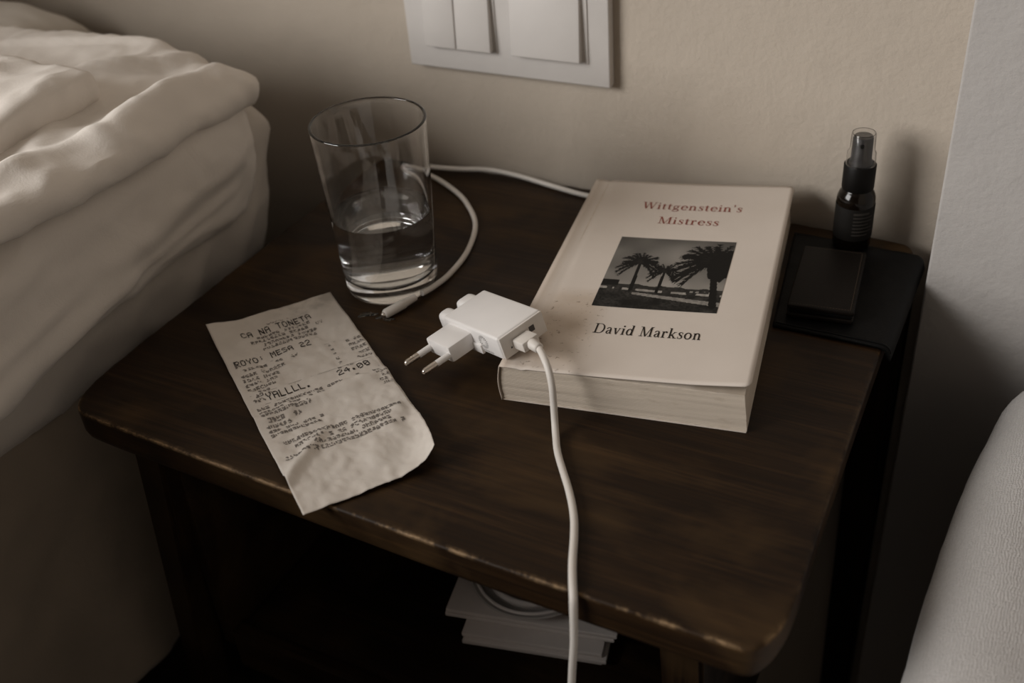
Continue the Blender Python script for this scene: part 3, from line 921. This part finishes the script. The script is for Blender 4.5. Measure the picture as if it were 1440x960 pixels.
F57 = {
 'A': ['01110','10001','10001','11111','10001','10001','10001'], 'C': ['01110','10001','10000','10000','10000','10001','01110'],
 'N': ['10001','11001','11101','10101','10111','10011','10001'], 'T': ['11111','00100','00100','00100','00100','00100','00100'],
 'O': ['01110','10001','10001','10001','10001','10001','01110'], 'E': ['11111','10000','10000','11110','10000','10000','11111'],
 'R': ['11110','10001','10001','11110','10100','10010','10001'], 'Y': ['10001','10001','01010','00100','00100','00100','00100'],
 'M': ['10001','11011','10101','10101','10001','10001','10001'], 'S': ['01111','10000','10000','01110','00001','00001','11110'],
 'L': ['10000','10000','10000','10000','10000','10000','11111'], '2': ['01110','10001','00001','00110','01000','10000','11111'],
 '4': ['00010','00110','01010','10010','11111','00010','00010'], '0': ['01110','10001','10011','10101','11001','10001','01110'],
 ':': ['00000','00100','00100','00000','00100','00100','00000'], '.': ['00000']*5 + ['01100','01100'], ' ': ['00000']*7,
}
small, words = [], {'print_heading': [], 'print_table_line': [], 'print_total_word': [], 'print_total_amount': []}
def px_rect(dst, u0, v0, u1, v1): dst.append([(u0, v0), (u1, v0), (u1, v1), (u0, v1)])
def write(dst, s, u0, u1, vtop, vh, skew=0.0):
    n = len(s); cw = (u1 - u0) / (n - .2)
    for i, c in enumerate(s):
        for r, row in enumerate(F57[c]):
            j = 0
            while j < 5:
                if row[j] == '1':
                    k = j
                    while k < 5 and row[k] == '1': k += 1
                    px_rect(dst, u0 + cw*(i + j*.16), vtop + vh*r/7, u0 + cw*(i + k*.16), vtop + vh*(r+1)/7 + vh*.01)
                    j = k
                else: j += 1
def specks(dst, u0, u1, v, h, gap=.12, dens=.62, cw=.030):
    """a line of type too small to read"""
    u = u0
    while u < u1:
        if random.random() > gap:
            for a in range(3):
                for b in range(4):
                    if random.random() < dens: px_rect(dst, u + cw*a*.27, v + h*b/4, u + cw*(a+1)*.27, v + h*(b+.9)/4)
        u += cw
def rule(dst, u0, u1, v): px_rect(dst, u0, v, u1, v + .0012)
specks(small, .42, .62, .078, .009, .1, .3)
write(words['print_heading'], 'CA NA TONETA', .20, .745, .092, .036)
specks(small, .30, .70, .136, .016); specks(small, .24, .80, .158, .016); specks(small, .32, .74, .182, .016); specks(small, .30, .72, .206, .016)
write(words['print_table_line'], 'ROYO: MESA 22', .055, .63, .243, .032)
px_rect(small, .052, .242, .068, .275)
rule(small, .30, .80, .290)
specks(small, .06, .26, .296, .014, .15); specks(small, .33, .50, .296, .014, .4, .5)
for k, (e, e2) in enumerate(((.40, .0), (.30, 0), (.27, 0), (.24, 0), (.18, 0))):
    specks(small, .055, e, .326 + .0235*k, .015, .12)
    specks(small, .87, .97, .300 + .026*k, .014, .1)
    specks(small, .73, .76, .300 + .026*k, .012, .1, .5)
specks(small, .055, .30, .438, .012, .3)
rule(small, .05, .95, .432)
specks(small, .055, .13, .455, .018, .05)
write(words['print_total_word'], 'YALLLL.', .15, .47, .446, .034)
write(words['print_total_amount'], '24.00', .675, .915, .446, .034)
specks(small, .70, .84, .432, .009, .3, .4)
rule(small, .12, .97, .490)
for k, e in enumerate((.66, .52, .40, .32, .26, .42, .40)):
    specks(small, .05, e, .502 + .0235*k, .015, .14)
specks(small, .78, .80, .50, .012, 0); specks(small, .90, .95, .506, .012, 0)
for k in range(4): specks(small, .91, .99, .525 + .016*k, .011, .1, .5)
for k, (a, b) in enumerate(((.10, .92), (.16, .84), (.28, .80), (.06, .90))):
    specks(small, a, b, .690 + .024*k, .016, .10)
M_THERMAL = m_plastic('faded_black_print', (.035, .030, .027), .7, .2)
M_THERMAL2 = m_plastic('faint_black_print', (.17, .15, .135), .7)
for nm, pl in words.items(): polys_obj(nm, pl, rpg, M_THERMAL, RC)['kind'] = 'stuff'
polys_obj('print_small', small, rpg, M_THERMAL2, RC, 'rows of tiny illegible print')['kind'] = 'stuff'

# ------------------------------------------------------------------ glass of water
GL = empty('drinking_glass', (.0916, .1819, Z0 + .0002), None, 'tall clear drinking glass half full of water', 'glass')
h_g, r0, r1 = .1125, .0293, .0350
ro = lambda z: r0 + (r1 - r0) * z / h_g
th = lambda z: .0022 - .0002 * z / h_g
prof = [(0, .0006), (.0250, .0006), (.0262, 0), (.0278, .0004), (.0290, .0020)]
prof += [(ro(z), z) for z in np.linspace(.004, h_g - .001, 24)]
prof += [(ro(h_g) - .0010 + .0010 * math.cos(a), h_g - .0010 + .0010 * math.sin(a)) for a in np.linspace(.15, math.pi - .15, 13)]
prof += [(ro(z) - th(z), z) for z in np.linspace(h_g - .0022, .0135, 24)]
zb = .0105
prof += [(ro(zb) - .0035, zb + .0009), (ro(zb) - .0065, zb), (0, zb - .0004)]
v_, f_ = lathe(prof, 128)
mesh_obj('tumbler', v_, f_, M_GLASS, GL, angle=60)
zw = .0525
wp = [(0, zb - .0010), (ro(zb) - .0064, zb - .0006), (ro(zb) - .0031, zb + .0004)]
wp += [(ro(z) - th(z) + .0003, z) for z in np.linspace(.0128, zw + .0008, 16)]
wp += [(ro(zw) - th(zw) - .0004, zw + .0003), (ro(zw) - th(zw) - .0014, zw), (0, zw)]
v_, f_ = lathe(wp, 128)
mesh_obj('water', v_, f_, M_WATER, GL, angle=60)

def bead(x, y, rx, ry, h, rot, label):  # small flat clear bead with a wavy outline
    vs2, fs2 = lathe([(0, h)] + [(math.sin(a), h * math.cos(a)) for a in np.linspace(.25, math.pi/2, 8)] + [(0, 0)], 28)
    pts = []
    for (a, b, c) in vs2:
        an = math.atan2(b, a); k = 1 + .22 * math.sin(an * 3 + rot * 5) + .12 * math.sin(an * 5 + rot)
        X_, Y_ = a * rx * k, b * ry * k
        pts.append((X_ * math.cos(rot) - Y_ * math.sin(rot), X_ * math.sin(rot) + Y_ * math.cos(rot), c))
    o = mesh_obj('clear_bead', pts, fs2, M_WATER, None, label=label)
    o.location = (x, y, Z0 + .0001)
    tag(o, label, 'bead', 'clear beads in front of the glass')
bead(.0970, .1435, .0060, .0026, .0009, .5, 'largest clear bead beside the receipt, in front of the glass')
bead(.1062, .1442, .0030, .0018, .0007, 1.3, 'small middle clear bead in front of the glass')
bead(.1118, .1440, .0036, .0020, .0008, .1, 'clear bead nearest the charging connector')

# ------------------------------------------------------------------ charger
CR = Matrix(((.89169, .38542, -.23735), (-.40545, .91323, -.04027), (.20123, .13214, .97059)))
CH = empty('usb_charger', (.1804, .1541, Z0 + .0172), CR, 'white wall charger with two-pin plug leaning on the paperback', 'charger')
L1, L2, L3 = .0543, .0314, .0143
bm_obj('housing', box_bm(0, L1 - .0012, -L2, 0, 0, L3, .0016, 3), M_WHITE, CH, angle=40)
bm_obj('port_face', box_bm(L1 - .0016, L1, -L2 + .0004, -.0004, .0004, L3 - .0004, .0008, 2), M_WHITE2, CH, angle=40)
bm_obj('indicator_window', box_bm(L1 - .0004, L1 + .00025, -.0115, -.0078, .0062, .0098, .0002, 1), M_DARKGREY, CH, angle=40)
bm_obj('screw_hole', box_bm(L1 - .0004, L1 + .0002, -L2 + .0058, -L2 + .0068, .0048, .0058, .0001, 1), M_DARKGREY, CH, smooth=False)
# plug block with its two pins
pb0, pb1 = .0035, .0268
plug = bm_obj('plug_block', box_bm(pb0, pb1, -L2 - .0165, -L2 + .001, .0008, L3 - .0034, .0014, 2), M_WHITE, CH, angle=40)
bm_obj('plug_seam', box_bm(pb1 - .004, pb1 + .0075, -L2 - .0012, -L2 + .001, -.0010, .0050, .0008, 2), M_WHITE, CH, angle=40)
for x in (pb0 + .0025, pb0 + .0025 + .0185):
    zc_ = .0055
    path = [Vector((x, -L2 - .0160 - d, zc_)) for d in (0, .0095)]
    v_, f_ = tube(path, .0019, 16)
    pin = mesh_obj('pin', v_, f_, M_WHITE, CH, label='white sleeve of a plug pin', angle=40)
    ds = [(.0094, .00195), (.0165, .00195), (.0178, .0017), (.0186, .0011), (.0189, .0003)]
    v_, f_ = tube([Vector((x, -L2 - .0160 - d, zc_)) for d, _ in ds], [r for _, r in ds], 16)
    mesh_obj('pin_tip', v_, f_, M_STEEL, pin, angle=40)
# rounded shoulders at the far end, with the tip of a metal contact
bm_obj('shoulder', box_bm(-.0085, .003, -L2 + .0006, -L2 + .0105, .0015, L3 - .0004, .0034, 4), M_WHITE, CH, angle=40)
bm_obj('shoulder', box_bm(-.0085, .003, -.0175, -.0050, .0015, L3 - .0002, .0034, 4), M_WHITE, CH, angle=40)
v_, f_ = tube([Vector((-.0115, -.0080, .0095)), Vector((-.0075, -.0080, .0095))], .0012, 12)
mesh_obj('contact', v_, f_, M_STEEL, CH, angle=40)
# printed mark on the side: ring of small strokes over two short rows
mk = []
cx_, cz_ = .0375, .0078
for k in range(20):
    a = 2 * math.pi * k / 20
    r_a, r_b = (.0026, .0042) if k % 3 else (.0016, .0042)
    mk.append([(cx_ + r_a*math.cos(a-.07), cz_ + r_a*math.sin(a-.07)), (cx_ + r_b*math.cos(a-.07), cz_ + r_b*math.sin(a-.07)), (cx_ + r_b*math.cos(a+.07), cz_ + r_b*math.sin(a+.07)), (cx_ + r_a*math.cos(a+.07), cz_ + r_a*math.sin(a+.07))])
for k in range(9):
    x = cx_ - .0035 + k * .0012
    mk.append([(x, .0016), (x + .0005, .0016), (x + .0005, .0028), (x, .0028)])
polys_obj('printed_mark', mk, lambda a, b: (a, -L2 - .00008, b), M_PRINTGREY, CH, 'small grey printed mark')

# ------------------------------------------------------------------ cables
def cable(name, root, pts, r, m, n=14):
    path = [Vector((p[0] - root.location.x, p[1] - root.location.y, p[2] + Z0 - root.location.z)) for p in pts]
    v_, f_ = tube(catmull(path, n), r, 14)
    return mesh_obj('cord', v_, f_, m, root, angle=60)
def lin_tube(name, a, b, radii, root, m, seg=18, flat=1.0, label=None):
    """tube from a to b (world, z relative to table) with radii at fractions"""
    a, b = Vector(a), Vector(b)
    path = [a + (b - a) * f for f, _ in radii]
    off = Vector((root.location.x, root.location.y, root.location.z - Z0))
    v_, f_ = tube([p - off for p in path], [r for _, r in radii], seg)
    return mesh_obj(name, v_, f_, m, root, angle=50, label=label)
# cable 1: loose end by the glass, looping behind it and away behind the book
C1 = empty('charging_cable', (.113, .150, Z0), None, 'white cable with free connector end curling round the back of the glass', 'cable')
p1 = [(.1205, .1712, .0042), (.1222, .1817, .0030), (.1236, .2010, .0021), (.1205, .2300, .0021), (.1085, .2630, .0021), (.0880, .2880, .0021), (.0690, .3030, .0021),
      (.0440, .3165, .0021), (.0240, .3215, .0021), (.0160, .3262, .0021), (.0220, .3300, .0021), (.0430, .3270, .0050), (.0589, .3320, .0040), (.0791, .3375, .0040), (.1039, .3370, .0035),
      (.1363, .3320, .0024), (.1651, .3274, .0021), (.2000, .3270, .0021), (.2400, .3330, .0021), (.2600, .3400, .0015), (.2680, .3455, -.012), (.2690, .3460, -.06)]
cable('cord', C1, p1, .0018, M_CORD)
lin_tube('connector', (.1098, .1432, .0032), (.1188, .1660, .0042), [(0, .0014), (.015, .0024), (.06, .0030), (.62, .0031), (.66, .0027), (1, .0021)], C1, M_CORD, label='white connector housing')
lin_tube('connector_tip', (.1092, .1417, .0031), (.1099, .1435, .0032), [(0, .0010), (.3, .0017), (1, .0018)], C1, M_STEEL, label='metal connector tip')
# cable 2: plugged into the charger, over the book corner, across the table and down
def chw(x, y, z): return Vector((.1804, .1541, .0172)) + CR @ Vector((x, y, z))
C2 = empty('usb_cable', tuple(chw(L1, -.0185, .0066) + Vector((0, 0, Z0))), None, 'white cable plugged into the charger and hanging over the front edge', 'cable')
off = Vector((C2.location.x, C2.location.y, C2.location.z - Z0))
Mx = CR.to_4x4()
bm = box_bm(.0003, .0100, -.0056, .0056, -.0030, .0030, .0010, 2); bm.transform(Mx)
bm_obj('usb_plug', bm, M_CORD, C2, angle=40)
e1 = CR @ Vector((1, 0, 0))
cp = chw(L1, -.0185, .0066)
a0 = cp + e1 * .0099; a1 = cp + e1 * .0165
lin_tube('strain_relief', a0, a1 + Vector((.0006, -.0008, -.0007)), [(0, .0030), (.1, .0032), (.9, .0029), (1, .0022)], C2, M_CORD)
p2 = [tuple(a0 + e1 * .004), tuple(a1 + Vector((.0008, -.0012, -.0008))), (.2420, .0995, .0355), (.2465, .0950, .0320), (.2495, .0918, .0250), (.2508, .0898, .0150), (.2528, .0860, .0060), (.2560, .0800, .0026),
      (.2631, .0677, .0022), (.2790, .0460, .0021), (.2878, .0320, .0021), (.2935, .0200, .0021), (.2995, .0050, .0022), (.3040, -.0050, .0022), (.3072, -.0115, .0004), (.3082, -.0140, -.0060), (.3074, -.0138, -.0285), (.3045, -.0130, -.0600), (.3010, -.0125, -.1200),
      (.2990, -.0150, -.2500), (.2980, -.0200, -.4200), (.3050, -.0400, -.4850), (.3300, -.0800, -.4975), (.3900, -.1500, -.4978)]
cable('cord', C2, p2, .0019, M_CORD)

# ------------------------------------------------------------------ black sleeve, wallet, spray bottle
SL = empty('leather_sleeve', (.36, .27, Z0), None, 'flat black leather sleeve lying over the rear corner of the nightstand', 'sleeve')
def sleeve(u, v):
    y = .2180 + v * (.3255 - .2180)
    xl = .3300 + (y - .2206) / (.3260 - .2206) * (.3140 - .3300)
    s = u * (.4010 - xl)
    x = xl + s
    y += -.0035 * (1 - v) * (u - .5) * 2 * 0 + .0030 * v * (-u)
    xe = .3925
    z = .0024 + .0006 * fbm(x * 60, y * 60, 2)
    if x > xe - .004:
        d = x - (xe - .004)
        a = min(d / .006, 1.35)
        x = xe - .004 + .006 * math.sin(a) + max(0, d - .006 * 1.35) * math.cos(1.35)
        z = .0024 - .006 * (1 - math.cos(a)) - max(0, d - .006 * 1.35) * math.sin(1.35)
        x += .0022
    # rounded far corner
    return (x - .36, y - .27, z)
v_, f_ = grid_surf(sleeve, 60, 40)
so = mesh_obj('sleeve_panel', v_, f_, M_SLEEVE, SL)
if so.data.polygons[0].normal.z < 0: so.data.flip_normals()
md = so.modifiers.new('thickness', 'SOLIDIFY'); md.thickness = .0020; md.offset = -1
v_, f_ = grid_surf(lambda u, v: tuple(Vector(sleeve(.02 + .93 * u, .018 + .012 * v)) + Vector((0, 0, .0003))), 50, 1)
so = mesh_obj('front_seam', v_, f_, M_SLEEVE, SL)
md = so.modifiers.new('thickness', 'SOLIDIFY'); md.thickness = .0006; md.offset = 0

WL = empty('wallet', (.3500, .2635, Z0 + .0032), Matrix.Rotation(math.radians(6.5), 3, 'Z'), 'dark brown leather card wallet on the black sleeve', 'wallet')
wx, wy = .0188, .0345
bm_obj('back_panel', box_bm(-wx, wx, -wy, wy, .0, .0030, .0009, 3), M_WALLET, WL, angle=40)
bm_obj('card_pocket', box_bm(-wx + .001, wx - .001, -wy + .001, wy - .001, .0030, .0056, .0006, 2), M_SLEEVE, WL, angle=40)
bm_obj('front_panel', box_bm(-wx, wx, -wy, wy, .0056, .0086, .0010, 3), M_WALLET, WL, angle=40)
st = []
def stitch_line(a, b, n):
    a, b = Vector(a), Vector(b); d = (b - a) / n; t = d.normalized(); nn = Vector((-t.y, t.x)) * .0002
    for k in range(n):
        p, q = a + d * k, a + d * (k + .6)
        st.append([tuple(p - nn), tuple(q - nn), tuple(q + nn), tuple(p + nn)])
ix, iy = wx - .0022, wy - .0022
stitch_line((ix, -iy), (ix, iy), 36); stitch_line((-ix, -iy), (ix, -iy), 20); stitch_line((-ix, iy), (ix, iy), 20)
polys_obj('stitching', st, lambda a, b: (a, b, .00866), M_STITCH, WL)

BT = empty('spray_bottle', (.3508, .3222, Z0 + .0030), None, 'small dark amber spray bottle with clear cap by the back wall', 'bottle')
bp = [(0, 0), (.0098, 0), (.0112, .0006), (.0117, .0020), (.0117, .0318), (.0115, .0345), (.0106, .0372), (.0092, .0392), (.0084, .0404), (.0080, .0425), (0, .0425)]
v_, f_ = lathe(bp, 48); mesh_obj('bottle_body', v_, f_, M_AMBER, BT, angle=50)
v_, f_ = lathe([(.0119, .0080), (.01195, .0082), (.01195, .0298), (.0119, .0300), (.0116, .0300), (.0116, .0080)], 48, True)
mesh_obj('label', v_, f_, M_LABEL, BT, label='black paper label', angle=40)
lp = []
for k in range(7):
    a0_, a1_ = math.radians(-82), math.radians(-82 + (62 if k % 3 else 48))
    z0_ = .0265 - k * .0024
    for q in range(8):
        b0, b1 = a0_ + (a1_ - a0_) * q / 8, a0_ + (a1_ - a0_) * (q + 1) / 8
        lp.append([(b0, z0_), (b1, z0_), (b1, z0_ + (.0009 if k else .0014)), (b0, z0_ + (.0009 if k else .0014))])
polys_obj('label_print', lp, lambda a, z: (.0121 * math.cos(a), .0121 * math.sin(a), z), M_LABELT, BT)
cp_ = [(.0084, .0400), (.0094, .0402), (.0097, .0410), (.0097, .0560), (.0093, .0567), (.0085, .0567), (0, .0567)]
v_, f_ = lathe(cp_, 48); mesh_obj('collar', v_, f_, M_BLACKP, BT, angle=40)
for k in range(36):
    pass
v_, f_ = lathe([(0, .0567), (.0070, .0567), (.0070, .0585), (.0062, .0600), (.0060, .0735), (.0054, .0744), (.0048, .0740), (0, .0740)], 40)
noz = mesh_obj('sprayer_head', v_, f_, M_NOZZLE, BT, angle=40)
v_, f_ = tube([Vector((.0008, -.0056, .0702)), Vector((.0010, -.0066, .0702))], [.0014, .0012], 14)
mesh_obj('nozzle_hole', v_, f_, M_BLACKP, noz, angle=40)
v_, f_ = lathe([(.0086, .0568), (.0089, .0568), (.0086, .0640), (.0075, .0660), (.0073, .0760), (.0068, .0768), (0, .0768), (0, .0763), (.0066, .0763), (.0070, .0757), (.0072, .0658), (.0083, .0637)], 48, True)
mesh_obj('clear_cap', v_, f_, M_CLEAR, BT, angle=40)

# ------------------------------------------------------------------ things on the lower shelf
def m_shelfpaper():
    m = mat('grey_white_paper', (.6, .55, .52), .8, .2); t = NT(m)
    t.base(t.mix(t.noise(t.coord(), 40, 4), (.52, .47, .45), (.68, .63, .60)))
    return m
M_SHP = m_shelfpaper()
def pad(name, cx, cy, w, d, z, n, rot, label, group):
    root = empty(name, (cx, cy, Z0 + z), Matrix.Rotation(rot, 3, 'Z'), label, 'paper stack')
    for k in range(n):
        t = .0035
        bm = box_bm(-w/2 + random.uniform(-.002, .002), w/2 + random.uniform(-.002, .002), -d/2 + random.uniform(-.003, .001), d/2, k*t, k*t + t*.92, .0008, 2)
        bm_obj('folded_sheet', bm, M_SHP, root, angle=40)
    return root
pad('folded_papers', .2120, .1500, .092, .130, -.1938, 3, math.radians(12.8), 'lower stack of folded white papers on the shelf under the top', None)
pad('folded_papers', .2060, .1580, .112, .130, -.1830, 2, math.radians(12.0), 'upper wider stack of folded white papers beneath the round dish', None)
DS = empty('round_dish', (.2080, .1300, Z0 - .1758), None, 'round grey dish with stepped rim on the papers under the nightstand top', 'dish')
def m_ceramic():
    m = mat('grey_glazed_ceramic', (.30, .275, .255), .4, .4); t = NT(m)
    t.base(t.mix(t.noise(t.coord(), 60, 3), (.34, .31, .29), (.46, .425, .40)))
    return m
M_CER = m_ceramic()
v_, f_ = lathe([(0, 0), (.026, 0), (.030, .002), (.0420, .0085), (.0432, .0100), (.0420, .0105), (.0335, .0080), (.0318, .0062), (0, .0055)], 64)
mesh_obj('dish_body', v_, f_, M_CER, DS, angle=35)
ring = [Vector((.0290 * math.cos(2*math.pi*k/64), .0290 * math.sin(2*math.pi*k/64), .0078)) for k in range(65)]
v_, f_ = tube(ring, .0024, 10, False)
mesh_obj('inner_ring', v_, f_, M_SHP, DS)
ring = [Vector((.0385 * math.cos(2*math.pi*k/64), .0385 * math.sin(2*math.pi*k/64), .0098)) for k in range(65)]
v_, f_ = tube(ring, .0013, 10, False)
mesh_obj('rim_band', v_, f_, M_SHP, DS)
